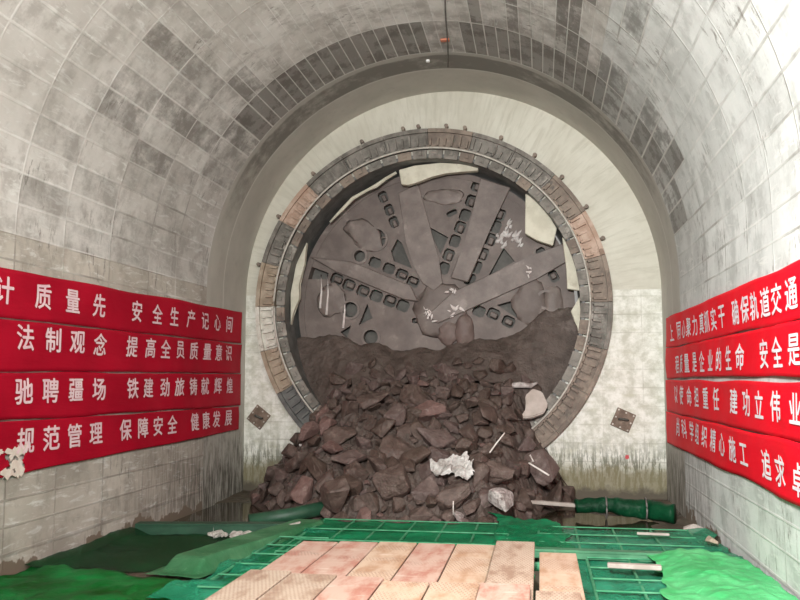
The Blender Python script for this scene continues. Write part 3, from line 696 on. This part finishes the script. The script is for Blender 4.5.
# ------------------------------------------------------------------ muck pile
PROFILE = [(-4.3, -.12), (-3.85, .06), (-3.5, .30), (-3.0, .58), (-2, 1.08), (-1, 1.62), (0, 2.18), (.3, 2.5), (.66, 2.95)]
XL = [(-4.2, -1.2), (-3.5, -2.1), (-2.5, -3.0), (-1.5, -3.7), (0, -4.0)]
XR = [(-4.2, 1.3), (-3.5, 1.5), (-2.5, 1.85), (-1, 2.35), (0, 2.7)]
def muck_h(x, y):
    h = lerp_tab(PROFILE, y)
    if y > 0:
        t = min(1., y / .66); top = 2.92 + .80 * smoothstep(.9, 2.2, x) + .15 * smoothstep(-1.8, -2.7, x) + .10 * math.sin(x * 2.1) + .10 * nz(x * 2.4, 1, 3)
        h0 = muck_h(x, 0); t = t * (1.25 - .25 * t)
        return h0 + (top - h0) * t + .08 * t * (1 - t) * nz(x * 3, y * 5, 5)
    xl, xr = lerp_tab(XL, y), lerp_tab(XR, y)
    wl = lerp_tab([(-4, .8), (0, 2.3)], y); wr = lerp_tab([(-4, .5), (0, 1.7)], y)
    w = smoothstep(xl, xl + wl, x) * (1 - smoothstep(xr - wr, xr, x))
    return (h + .15) * w - .15 + w * (.12 * nz(x * 1.5, y * 1.5, 3) + .05 * nz(x * 4, y * 4, 8))
def muck_fn(u, v):
    x, y = -4.05 + 6.9 * u, -4.25 + 4.25 * v
    d, _p = noise.voronoi(Vector((x * 3.4, y * 3.4, 0))); d2, _p = noise.voronoi(Vector((x * 7.5, y * 7.5, 5)))
    k = smoothstep(0, .3, muck_h(x, y)); h = nz(_p[0][0] * 3, _p[0][1] * 3, 7)
    return (x, y, muck_h(x, y) + k * (.26 * min(.5, d[1] - d[0]) + .10 * min(.5, d2[1] - d2[0]) + .05 * h - .09))
def fill_fn(u, v):
    x, y = CX - 2.93 + 5.86 * u, -.02 + .70 * v
    return (x, y, muck_h(x, y) + .03 * nz(x * 9, y * 9, 1))
heap = tag(grid_mesh('muck_heap', 230, 150, muck_fn, M['muck'], None, False), 'brown heap of wet excavated muck spilling from the round opening', 'muck heap', kind='stuff')
grid_mesh('muck_fill', 130, 40, fill_fn, M['muck'], heap)

def rock_mesh(seed, flat):
    r = random.Random(seed); b = bmesh.new()
    for k in range(r.randint(10, 16)):
        v = Vector((r.gauss(0, 1), r.gauss(0, 1), r.gauss(0, 1))).normalized() * r.uniform(.78, 1.05)
        b.verts.new((v.x, v.y * r.uniform(.7, .85), v.z * flat))
    bmesh.ops.convex_hull(b, input=b.verts)
    for v in [v for v in b.verts if not v.link_faces]: b.verts.remove(v)
    bmesh.ops.bevel(b, geom=list(b.edges), offset=.045, segments=1, affect='EDGES')
    bmesh.ops.triangulate(b, faces=[f for f in b.faces if len(f.verts) > 4])
    bmesh.ops.subdivide_edges(b, edges=[e for e in b.edges if e.calc_length() > .35], cuts=1, use_grid_fill=True)
    for v in b.verts: v.co += v.co.normalized() * .05 * nz(v.co.x * 3 + seed, v.co.y * 3, v.co.z * 3)
    bmesh.ops.recalc_face_normals(b, faces=b.faces)
    me = bpy.data.meshes.new('rock_chunk'); b.to_mesh(me); b.free(); return me
rock_meshes = {}
for mi in range(4):
    for k in range(6):
        me = rock_mesh(100 + k * 7 + mi * 61, [.45, .62, .8, .38, .55, .7][k]); me.materials.append(ROCKM[mi]); rock_meshes[mi, k] = me
def place_rock(x, y, r, mi, k, tilt=None, lift=.0, name='rock_chunk', me=None):
    o = bpy.data.objects.new(name, me or rock_meshes[mi, k]); COL.objects.link(o)
    e = .12; gx = (muck_h(x + e, y) - muck_h(x - e, y)) / (2 * e); gy = (muck_h(x, y + e) - muck_h(x, y - e)) / (2 * e)
    n = Vector((-gx, -gy, 1)).normalized(); n = (n + Vector((rnd.gauss(0, .42), rnd.gauss(0, .42), rnd.gauss(0, .2)))).normalized()
    q = n.to_track_quat('Z', 'Y') @ Euler((0, 0, rnd.uniform(0, 6.28))).to_quaternion()
    o.rotation_euler = q.to_euler() if tilt is None else Euler(tilt)
    s = r; o.scale = (s * rnd.uniform(.85, 1.25), s * rnd.uniform(.8, 1.1), s * rnd.uniform(.8, 1.15))
    o.location = Vector((x, y, muck_h(x, y))) + n * (r * .26 + lift)
    return o
# a few lumps one can point at
def special(x, y, r, mat, k, label, tilt=None, lift=.05, name='rock_chunk', cat='rock'):
    me = rock_meshes[0, k].copy(); me.materials.clear(); me.materials.append(mat)
    return tag(place_rock(x, y, r, 0, k, tilt, lift, name, me), label, cat)
special(-1.95, -2.9, .36, ROCKM[3], 1, 'pinkish red rounded rock at the left foot of the muck pile')
special(-1.15, -3.5, .46, ROCKM[0], 2, 'big brown boulder at the front left corner of the muck pile', lift=.10)
special(.98, -3.45, .36, M['rock_pale'], 1, 'white coated boulder at the front right foot of the muck pile', lift=.16)
special(.50, -3.75, .24, M['rock_pale'], 3, 'flat pale grey stone in front of the white coated boulder')
special(1.55, -1.75, .48, ROCKM[2], 3, 'dark jagged slab sticking up at the right edge of the muck pile', (R(62), R(-38), R(20)), .26)
special(1.95, -1.5, .34, ROCKM[1], 0, 'dark pointed slab leaning outward beside the right wall of the pit', (R(50), R(-50), R(-10)), .20)
special(.85, -1.3, .42, ROCKM[0], 3, 'long brown slab lying across the right part of the muck pile', (R(40), R(20), R(35)), .12)
special(.10, -2.9, .34, ROCKM[2], 4, 'broad brown slab just left of the white plastic film', (R(55), R(5), R(10)), .14)
special(-.75, -1.6, .36, ROCKM[2], 3, 'upright brown slab in the middle left of the muck pile', (R(70), R(15), R(-15)), .16)
special(-1.25, -.9, .34, ROCKM[0], 0, 'wide brown slab high on the left shoulder of the muck pile', (R(48), R(-8), R(8)), .10)
special(.0, .02, .30, ROCKM[2], 5, 'rounded brown lump topmost in the middle of the muck pile', None, .05)
placed = []
def scatter(total, small):
    tries = 0
    while len(placed) < total and tries < 60000:
        tries += 1
        y = rnd.uniform(-4.0, .25); x = rnd.uniform(-3.9, 2.5)
        if y > -.25 and not (-2.3 < x < 1.7): continue
        if y > .02 and rnd.random() < .4: continue
        h = muck_h(x, y)
        if h < .03 or math.hypot(x - 1.62, y + .25) < .42 or math.hypot(x - .42, y + 3.05) < .3: continue
        f = smoothstep(.2, -3.6, y)
        r = rnd.uniform(.075, .15) if small else min(.50, .16 + .15 * f + rnd.expovariate(1 / (.05 + .04 * f)))
        if h < .35: r = min(r, .22)
        if y > -.6: r = min(r, .27)
        if any((x - a) ** 2 + (y - b_) ** 2 < ((.62 if small else .52) * (r + c)) ** 2 for a, b_, c in placed): continue
        placed.append((x, y, r))
scatter(195, False); scatter(297, True)
for x, y, r in placed:
    q = rnd.random(); mi = 0 if q < .45 else 1 if q < .72 else 2 if q < .95 else 3
    o = place_rock(x, y, r, mi, rnd.randrange(6))
    tag(o, 'brown angular rock chunk lying loose in the muck pile', 'rock', 'brown rock chunks of the muck pile')

def crumple(name, loc, rx, ry, amp, mat, label, cat, seed, tilt):
    q = Euler(tilt).to_matrix()
    def fn(u, v):
        a, b_ = (u - .5) * 2, (v - .5) * 2
        k = 1 - .25 * abs(nz(a * 2, b_ * 2, seed)); p = Vector((a * rx * k, b_ * ry * k, amp * (nz(a * 2.6, b_ * 2.6, seed + 2) + .6 * abs(nz(a * 6, b_ * 6, seed + 4)))))
        return tuple(Vector(loc) + q @ p)
    ang = lambda u, v: math.hypot(u - .5, v - .5) < .42 + .10 * nz(u * 3, v * 3, seed + 6)
    o = grid_mesh(name, 26, 22, fn, mat, None, False, ang); s = o.modifiers.new('thickness', 'SOLIDIFY'); s.thickness = .006
    return tag(o, label, cat)
crumple('plastic_film', (.42, -3.05, .86), .42, .30, .16, M['plastic'], 'crumpled whitish plastic film caught among the rocks at the foot of the pile', 'plastic film', 4, (R(38), 0, R(10)))
m = MB(); m.prism([(-.27, -.30), (-.10, -.12), (-.12, .18), (.02, .34), (.20, .28), (.30, .02), (.22, -.16), (.0, -.26)], -.05, .05)
bmesh.ops.bevel(m.b, geom=list(m.b.edges), offset=.02, segments=2, affect='EDGES')
o = m.build('concrete_slab', M['slab_pale']); o.location = (1.64, -.34, 1.74); o.rotation_euler = (R(-28), R(4), R(8)); tag(o, 'smooth pale slab standing at the right edge of the muck inside the ring', 'slab')
def strip(pts, rad, label, name='loose_strip', cat='strip', mat='strip'):
    m = MB(); m.tube(pts, rad, 8); tag(m.build(name, M[mat], None, True), label, cat)
strip([(-2.28, -.10, 1.92), (-2.14, -.12, 1.86), (-1.95, -.12, 1.82), (-1.76, -.14, 1.80), (-1.58, -.14, 1.74)], [.03, .045, .04, .035, .015], 'white curled strip on the mud at the left of the opening')
strip([(.98, -2.55, 1.05), (1.09, -2.45, 1.20), (1.22, -2.40, 1.36)], .012, 'thin pale stick leaning in the right part of the muck pile', 'loose_stick', 'stick')
strip([(1.62, -2.55, 1.02), (1.68, -2.58, .92), (1.60, -2.6, .90), (1.78, -2.65, .80), (1.92, -2.7, .72)], .015, 'bent white strip on the dark slab right of the muck pile')
strip([(.52, -3.9, .26), (.525, -3.92, .46)], .008, 'short upright pale wire at the front foot of the muck pile', 'wire_end', 'wire')
m = MB(); m.box((-2.42, -1.05, 1.10), (.42, .26, .05), Euler((R(18), R(-14), R(10))).to_matrix(), .012); tag(m.build('board_piece', M['strip']), 'pale flat board piece on the left shoulder of the muck pile below the ring', 'board')
strip([(1.05, -.02, 2.02), (1.2, -.06, 2.10), (1.42, -.04, 2.12), (1.62, .02, 2.10), (1.75, .05, 2.16)], [.02, .05, .06, .05, .02], 'pale lumpy grout smear above the smooth slab on the right', 'grout_smear', 'grout', 'rock_pale')

# ------------------------------------------------------------------ green netting and steelwork on the pit floor
def net(name, corners, zf, mat, label, seed, nu=70, nv=50, ragged=.0, group=None):
    (a, b, c, d) = [Vector((*p, 0)) for p in corners]
    def fn(u, v):
        p = (a * (1 - u) + b * u) * (1 - v) + (d * (1 - u) + c * u) * v
        e = min(u, 1 - u, v, 1 - v)
        p.x += ragged * nz(p.x * 2.3, p.y * 2.3, seed) * (1 - smoothstep(0, .2, e)); p.y += ragged * nz(p.x * 2.1, p.y * 2.1, seed + 5) * (1 - smoothstep(0, .2, e))
        p.x = max(-4.05, min(4.05, p.x))
        return (p.x, p.y, zf(p.x, p.y))
    o = grid_mesh(name, nu, nv, fn, mat); o.modifiers.new('thickness', 'SOLIDIFY').thickness = .003
    return tag(o, label, 'netting')
def wr(x, y, s, a=.05, f=1.6): return a * (.25 * abs(nz(x * f * 4 + y * 3, y * f * 2.2, s + 2)) + nz(x * f, y * f, s) + .6 * abs(nz(x * f * 2.4, y * f * 1.7, s + 4)) + .3 * nz(x * f * 6, y * f * 5, s + 8))
def ridge(x, xs, w, h): return max([h * (1 - smoothstep(0, w, abs(x - q))) for q in xs] + [0])

# steel grids that carry the nets
def grid(name, x0, x1, y0, y1, nx, ny, z, label, mat='grid_steel', rad=.014):
    e = empty(name, ((x0 + x1) / 2, (y0 + y1) / 2, 0), label, 'steel frame'); cx, cy = (x0 + x1) / 2, (y0 + y1) / 2
    for i in range(nx + 1):
        x = x0 + (x1 - x0) * i / nx - cx; m = MB(); m.box((x, 0, z), (rad * 2, y1 - y0, rad * 2), None, .006); m.build('long_bar', M[mat], e)
    for j in range(ny + 1):
        y = y0 + (y1 - y0) * j / ny - cy; m = MB(); m.box((0, y, z + rad * 1.6), (x1 - x0, rad * 2, rad * 1.2), None, .006); m.build('cross_bar', M[mat], e)
    for x in (x0 - cx, x1 - cx):
        for y in (y0 - cy, y1 - cy):
            m = MB(); m.box((x, y, z / 2 - .03), (rad * 2, rad * 2, z + .06)); m.build('leg', M[mat], e)
    return e
grid('steel_grid', -1.35, 1.35, -6.5, -4.15, 6, 3, .172, 'thin steel ladder grid showing through the green net just beyond the planks')
grid('steel_grid', 1.75, 3.75, -6.0, -4.3, 4, 3, .178, 'thin steel grid showing through the teal net near the right wall, farther from the planks')
grid('steel_grid', 2.3, 3.7, -8.9, -6.3, 3, 5, .178, 'thin steel grid showing through the teal net close beside the right edge of the planks')
grid('steel_grid', -1.58, -.92, -8.3, -5.6, 2, 5, .172, 'thin steel ladder grid between the green channel beam and the planks')

net('debris_net', [(-1.45, -8.2), (1.72, -8.2), (1.62, -4.05), (-1.42, -4.1)], lambda x, y: .165 + wr(x, y, 3, .035, 2.4), M['net'], 'green net stretched over the walkway just beyond the planks', 5, 90, 60, .08)
net('debris_net', [(-4.05, -7.35), (-2.42, -7.0), (-1.86, -4.78), (-4.05, -4.85)], lambda x, y: .03 + .09 * smoothstep(-3.7, -4.05, x) + wr(x, y, 9, .03, 1.8), M['net_dark'], 'dark muddy green net sagging on the floor below the left banners', 6, 60, 60, .05)
net('debris_net', [(-4.05, -11.5), (-.75, -11.5), (-.95, -8.0), (-4.05, -7.15)], lambda x, y: .10 + .10 * smoothstep(-1.8, -1.2, x) * 0 + wr(x, y, 12, .08, 1.0), M['net_left'], 'glossy saturated green sheet in the front left corner by the left wall', 7, 80, 70, .12)
net('debris_net', [(-1.95, -8.6), (-.55, -8.8), (-.98, -4.55), (-1.33, -4.5)], lambda x, y: .15 + .02 * math.sin(y * 6) + wr(x, y, 15, .05, 1.9), M['net_teal'], 'green net draped over the ladder frame between channel beam and planks', 8, 60, 80, .10)
net('debris_net', [(1.95, -12.0), (4.05, -12.0), (4.02, -4.2), (1.70, -4.25)], lambda x, y: .155 + .05 * smoothstep(3.5, 4.0, x) + wr(x, y, 18, .05, 1.8), M['net_teal'], 'teal green net over the steel grids right of the planks', 9, 70, 120, .12)
net('folded_net', [(2.95, -8.9), (4.05, -9.1), (4.05, -6.35), (3.0, -6.15)], lambda x, y: .23 + .07 * smoothstep(3.0, 3.4, x) * (1 - .4 * smoothstep(3.7, 4.0, x)) + wr(x, y, 22, .05, 1.7), M['net_bright'], 'bright light green folded sheet on the floor by the right wall', 10, 60, 90, .15)
net('debris_net', [(1.25, -5.9), (2.15, -6.1), (2.05, -4.1), (1.05, -3.3)], lambda x, y: .20 + wr(x, y, 27, .06, 1.8), M['net'], 'bunched green net gathered at the right end of the walkway', 11, 50, 60, .15)

def over_beam(x, y):
    ax, ay, bx, by = -2.18, -7.0, -1.55, -4.55; L = math.hypot(bx - ax, by - ay); ux, uy = (bx - ax) / L, (by - ay) / L
    d = abs((x - ax) * uy - (y - ay) * ux); a = (x - ax) * ux + (y - ay) * uy
    return .07 + .150 * (1 - smoothstep(.19, .30, d)) * smoothstep(-.30, -.02, a) + wr(x, y, 33, .012, 2.5)
net('debris_net', [(-2.62, -7.30), (-1.90, -7.45), (-1.22, -4.45), (-1.90, -4.30)], over_beam, M['net_pale'], 'dusty pale green net draped lengthwise over the channel beam', 12, 40, 90, .06)

# covered channel beam, transverse beam
def beam(name, p0, p1, w, h, z0, mat, label, flange=True):
    p0, p1 = Vector((*p0, 0)), Vector((*p1, 0)); d = p1 - p0; e = empty(name, ((p0 + p1) / 2 + Vector((0, 0, z0)))[:], label, 'beam', None, math.atan2(d.y, d.x)); L = d.length
    m = MB(); m.box((0, 0, h - .015), (L, w, .03), None, .006); m.build('top_flange', M[mat], e)
    for s in (-1, 1):
        m = MB(); m.box((0, s * (w / 2 - .015), h / 2 - .015), (L, .03, h - .03), None, .004); m.build('web', M[mat], e)
    n = max(2, int(L / .9))
    for k in range(n + 1):
        m = MB(); m.box((-L / 2 + .03 + (L - .06) * k / n, 0, h / 2 - .015), (.02, w - .06, h - .04)); m.build('stiffener', M[mat], e)
    return e
beam('channel_beam', (-2.18, -7.0), (-1.55, -4.55), .36, .20, .0, 'green_steel', 'long green channel beam lying between the left net and the planks')
beam('cross_beam', (-4.0, -4.70), (-1.45, -4.30), .22, .16, .0, 'dark_green_steel', 'dark green cross beam from the left wall to the muck pile')
beam('cross_beam', (1.65, -6.2), (3.9, -6.25), .14, .10, .17, 'green_steel', 'slim green cross beam over the teal net right of the planks')
m = MB(); m.tube([(-2.55, -4.0, .10), (-2.0, -3.7, .16), (-1.45, -3.45, .26)], .11, 10); tag(m.build('drain_pipe', M['dark_green_steel'], None, True), 'dark green pipe lying at the left foot of the muck pile', 'pipe')

# wrapped roll near the right end
def roll():
    e = empty('wrapped_roll', (3.12, -2.2, 0), 'thick roll wrapped in dark green tarp lying before the end wall at right', 'tarp roll')
    m = MB(); pts = []; rad = []
    for k in range(40):
        f = k / 39; pts.append((-.78 + 1.5 * f, .03 * math.sin(f * 9) - .28 * smoothstep(.75, 1, f), .17 + .03 * math.sin(f * 5))); rad.append(.115 + .05 * math.sin(f * 21 + 1) * nz(f * 6, 2) + .04 * smoothstep(.3, .8, f))
    m.tube(pts, rad, 20)
    for v in m.b.verts: v.co += Vector((0, 0, 1)) * .03 * nz(v.co.x * 5, v.co.y * 8, v.co.z * 8) + Vector((0, .03 * nz(v.co.x * 7, 3, v.co.z * 5), 0))
    m.build('tarp', M['net_roll'], e, True)
    for x in (-.30, .32):
        m = MB(); m.tube([(x, .165 * math.cos(a) - .0, .17 + .165 * math.sin(a)) for a in [k * math.pi / 8 for k in range(17)]], .014, 6); m.build('tie', M['cable'], e, True)
roll()
m = MB(); m.box((2.05, -2.05, .19), (1.25, .10, .06), Euler((0, R(2), R(-8))).to_matrix(), .008); tag(m.build('timber_batten', M['timber']), 'grey timber batten from the muck pile to the wrapped roll', 'timber')
m = MB(); m.box((2.75, -7.05, .275), (.55, .09, .05), Euler((0, 0, R(-4))).to_matrix(), .008); tag(m.build('timber_batten', M['timber']), 'short pale batten on the teal net right of the planks', 'timber')
m = MB(); m.box((3.2, -5.0, .26), (.40, .05, .03), Euler((0, 0, R(-3))).to_matrix(), .006); tag(m.build('timber_batten', M['timber']), 'thin pale batten on the teal net toward the right wall', 'timber')
def stone(x, y, z, r, mat, label, seed, group=None, name='stone'):
    me = rock_mesh(seed, .6); me.materials.append(mat); o = bpy.data.objects.new(name, me); COL.objects.link(o)
    o.location = (x, y, z); o.scale = (r * 1.2, r, r); o.rotation_euler = (0, 0, rnd.uniform(0, 6)); return tag(o, label, 'stone', group)
stone(-1.62, -4.72, .20, .13, M['stone'], 'round whitish stone at the far end of the channel beam', 301)
for k in range(16):
    stone(rnd.uniform(-2.75, -1.95), rnd.uniform(-4.98, -4.78), .07, rnd.uniform(.05, .11), M['stone'], 'small pale rubble stone in front of the dark green cross beam', 310 + k, 'pale rubble before the cross beam')
stone(3.84, -5.5, .28, .13, M['ring_tan'], 'brownish stone against the foot of the right wall', 340)
stone(3.92, -3.6, .10, .14, M['timber'], 'grey lump at the foot of the right wall near the wrapped roll', 343)

# ------------------------------------------------------------------ planks
PZ = .70
def plank(x0, x1, yf, yn, z, th, mat, label, skew=0.0, dz=0.0):
    e = None; w = x1 - x0; L = yf - yn; m = MB()
    m.box((0, 0, -th / 2), (w - .012, L, th), None, .006)
    bmesh.ops.subdivide_edges(m.b, edges=[q for q in m.b.edges if q.calc_length() > L * .8], cuts=10)
    sd = rnd.random() * 50
    for v in m.b.verts: v.co.z += .006 * nz(v.co.y * 1.3, sd)
    o = m.build('walkway_plank', M[mat]); o.location = ((x0 + x1) / 2, (yf + yn) / 2, z); o.rotation_euler = (R(dz), 0, R(skew))
    return tag(o, label, 'plank', 'planks of the walkway')
EDGES = [-.46, -.11, .27, .64, 1.00, 1.37, 1.735]
looks = [('plank_pink', 'pinkish stained plank, far left of the walkway'), ('plank_pink', 'pink plank with a small dark knot, second from left in the far row'),
         ('plank_beige', 'beige plank, third from left in the far row'), ('plank_pink', 'pale pink plank, fourth from left in the far row'),
         ('plank_beige', 'yellowish beige plank, third from right in the far row'), ('plank_woven', 'ribbed dark speckled plank, raised, second from right in the far row')]
fars = [-8.46, -8.42, -8.40, -8.38, -8.36, -8.34]
for i, (mt, lb) in enumerate(looks):
    plank(EDGES[i] + .0, EDGES[i + 1], fars[i], -10.7, PZ + (.035 if i == 5 else rnd.uniform(-.004, .004)), .045, mt, lb)
plank(1.765, 2.105, -8.48, -10.7, PZ - .03, .045, 'plank_beige', 'pale plank set lower at the far right edge of the walkway')
near = [('plank_woven', 'woven textured beige plank at the near left corner, lapped on the far row'), ('plank_woven', 'woven plank, second from left in the near row'),
        ('plank_pink', 'blotchy pink plank, third from left in the near row'), ('plank_beige', 'orange tinted ribbed plank, fourth from left in the near row'),
        ('plank_beige', 'beige plank, third from right in the near row'), ('plank_pink', 'whitish plank, second from right in the near row')]
nf = [-9.92, -9.98, -10.02, -10.12, -10.1, -10.22]
for i, (mt, lb) in enumerate(near):
    plank(EDGES[i] - .02, EDGES[i + 1] - .02, nf[i], -13.6, PZ + .05 + (.035 if i == 5 else 0), .045, mt, lb)
plank(1.74, 2.07, -10.1, -13.6, PZ + .018, .045, 'plank_woven', 'finely ribbed plank at the near right corner of the walkway')
# trestles carrying the planks
for y, lb in ((-8.75, 'steel trestle under the far ends of the planks'), (-10.4, 'steel trestle under the lap of the two plank rows'), (-13.2, 'steel trestle under the near ends of the planks')):
    e = empty('trestle', (.85, y, 0), lb, 'trestle')
    m = MB(); m.cyl((-1.32, 0, .60), (1.26, 0, .60), .04, 12); m.build('bearer', M['grid_steel'], e, True)
    for x in (-1.2, -.4, .4, 1.2):
        m = MB(); m.cyl((x, 0, .0), (x, 0, .57), .024, 10); m.build('leg', M['grid_steel'], e, True)
